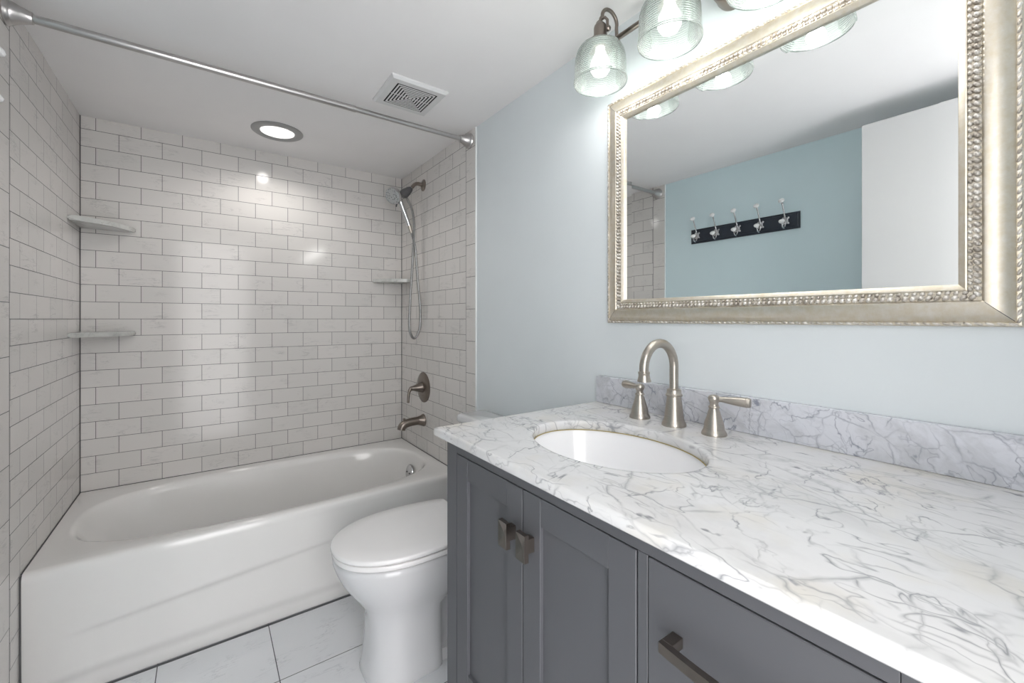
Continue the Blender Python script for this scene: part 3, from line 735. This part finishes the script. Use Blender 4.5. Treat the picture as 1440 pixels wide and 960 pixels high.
# ---------------------------------------------------------------- vanity light
LY = [.840, .6165, .395, .172]; LX = .915; BZ = 2.036; BX = .985
vl = thing('vanity_light', 'four-light bar fixture with ribbed glass shades above the mirror', 'wall light', (PXR, .506, 2.0))
bm = new(); lathe(bm, [(.047, 0), (.047, .010), (.045, .016), (.043, .040), (.039, .045), (.020, .048), (.012, .050)], (PXR, .520, 2.010), (-1, 0, 0), 40); link('canopy', bm, M['nickel_dark'], vl, True)
bm = new(); tube(bm, [(PXR-.046, .520, 2.010), (BX+.012, .520, 2.018), (BX+.004, .520, BZ)], .008, 12); link('stem', bm, M['nickel_dark'], vl, True)
bm = new(); tube(bm, [(BX, LY[0]+.004, BZ), (BX, LY[-1]-.004, BZ)], .0078, 16); link('crossbar', bm, M['nickel_dark'], vl, True)
for y in LY:
    bm = new(); pts = [(BX, y, BZ-.010), (BX, y, BZ+.012), (BX-.001, y, BZ+.030)]
    for k in range(13):
        t_ = pi*k/12; pts.append((BX-.031+.031*cos(t_), y, BZ+.040+.030*sin(t_)))
    pts += [(LX+.002, y, BZ+.030), (LX, y, BZ+.010)]
    tube(bm, spline(pts, 3), .0052, 12); ar = link('lamp_arm', bm, M['nickel_dark'], vl, True, 60)
    bm = new()
    lathe(bm, [(.0, .060), (.012, .058), (.017, .052), (.0185, .046), (.0185, .018), (.0215, .016), (.0215, .013), (.030, .010), (.038, .003), (.0405, -.006), (.0405, -.010), (.037, -.010)], (LX, y, 1.993), n=32, cap1=True)
    link('socket', bm, M['nickel_dark'], ar, True)
    bm = new()                                   # yoke straps and their thumbscrews
    for s_ in (-1, 1):
        tube(bm, [(LX+.004, y+s_*.001, 2.066), (LX+.004, y+s_*.014, 2.064), (LX+.004, y+s_*.023, 2.052), (LX+.004, y+s_*.024, 2.020)], [.0038, .0038, .004, .004], 8)
        lathe(bm, [(0, 0), (.007, .0005), (.0075, .005), (.005, .008), (0, .0085)], (LX+.004, y+s_*.024, 2.026), (0, s_, 0), 14)
    link('yoke', bm, M['nickel_dark'], ar, True)
    bm = new(); zt = 1.9935
    P = [(.0385, 0), (.047, -.003), (.0585, -.011), (.0665, -.024), (.0708, -.042), (.0722, -.062), (.0728, -.085), (.0735, -.098), (.0752, -.104), (.0755, -.109), (.0742, -.1125)]
    I = [(.0722, -.111), (.0708, -.100), (.0700, -.085), (.0694, -.062), (.0680, -.043), (.0640, -.026), (.0562, -.014), (.044, -.006), (.0365, -.003), (.0385, 0)]
    lathe(bm, P+I, (LX, y, zt), n=56, cap0=False, cap1=False); bmesh.ops.remove_doubles(bm, verts=bm.verts[:], dist=1e-6)
    link('glass_shade', bm, M['shade'], ar, True, 60)
    bm = new(); lathe(bm, [(.013, -.006), (.0135, -.020), (.018, -.032), (.0255, -.048), (.0285, -.062), (.027, -.074), (.020, -.085), (.010, -.0905), (0, -.092)], (LX, y, zt), n=28); link('bulb', bm, M['bulb'], ar, True)
    ld = bpy.data.lights.new('vanity_lamp', 'POINT'); ld.energy = LAMP_W; ld.shadow_soft_size = .02; ld.color = (1, .98, .96)
    lo = bpy.data.objects.new('vanity_lamp', ld); C.objects.link(lo); lo.location = (LX, y, zt-.118)

# ---------------------------------------------------------------- hook rack on the left wall
rk = thing('hook_rack', 'dark wooden wall rack with five double hooks and white porcelain knobs, seen in the mirror', 'hook rack', (PXL, 1.24, 1.732))
bm = new(); y0, y1, z0, z1 = .932, 1.548, 1.688, 1.777
bxp = [[(PXL+h_, a, b) for a, b in ((y0+i_, z0+i_), (y1-i_, z0+i_), (y1-i_, z1-i_), (y0+i_, z1-i_))] for i_, h_ in ((0, .0004), (0, .008), (.003, .011), (.012, .0125), (.0135, .0165), (.016, .018))]
loft(bm, bxp, True, True, True); link('board', bm, M['black'], rk)
for k in range(5):
    y = 1.500-.1262*k; fx = PXL+.018; zc_ = 1.733
    bm = new()
    box(bm, fx, fx+.004, y-.013, y+.013, zc_-.016, zc_+.018, bev=.0015)
    for sy in (-1, 1):
        for sz in (-1, 1): lathe(bm, [(.006, 0), (.006, .003), (.003, .0045), (0, .005)], (fx, y+sy*.012, zc_+.001+sz*.014), (1, 0, 0), 10)
    tube(bm, spline([(fx+.003, y, zc_+.006), (fx+.012, y, zc_+.022), (fx+.026, y, zc_+.055), (fx+.040, y, zc_+.084), (fx+.050, y, zc_+.096)]), [.0052]*10+[.004]*12+[.0045]*11, 10)
    tube(bm, spline([(fx+.003, y, zc_-.006), (fx+.008, y, zc_-.026), (fx+.022, y, zc_-.040), (fx+.038, y, zc_-.034), (fx+.046, y, zc_-.018)]), .0040, 10)
    h = link('hook', bm, M['hook_metal'], rk, True)
    for p, dd in (((fx+.054, y, zc_+.100), Vector((.6, 0, .6))), ((fx+.050, y, zc_-.008), Vector((.5, 0, .8)))):
        bm = new(); dd = dd.normalized(); lathe(bm, [(.005, -.012), (.007, -.010), (.012, -.006), (.0148, 0), (.0135, .006), (.008, .0095), (0, .0108)], p, dd, 20); link('porcelain_knob', bm, M['porcelain'], h, True)
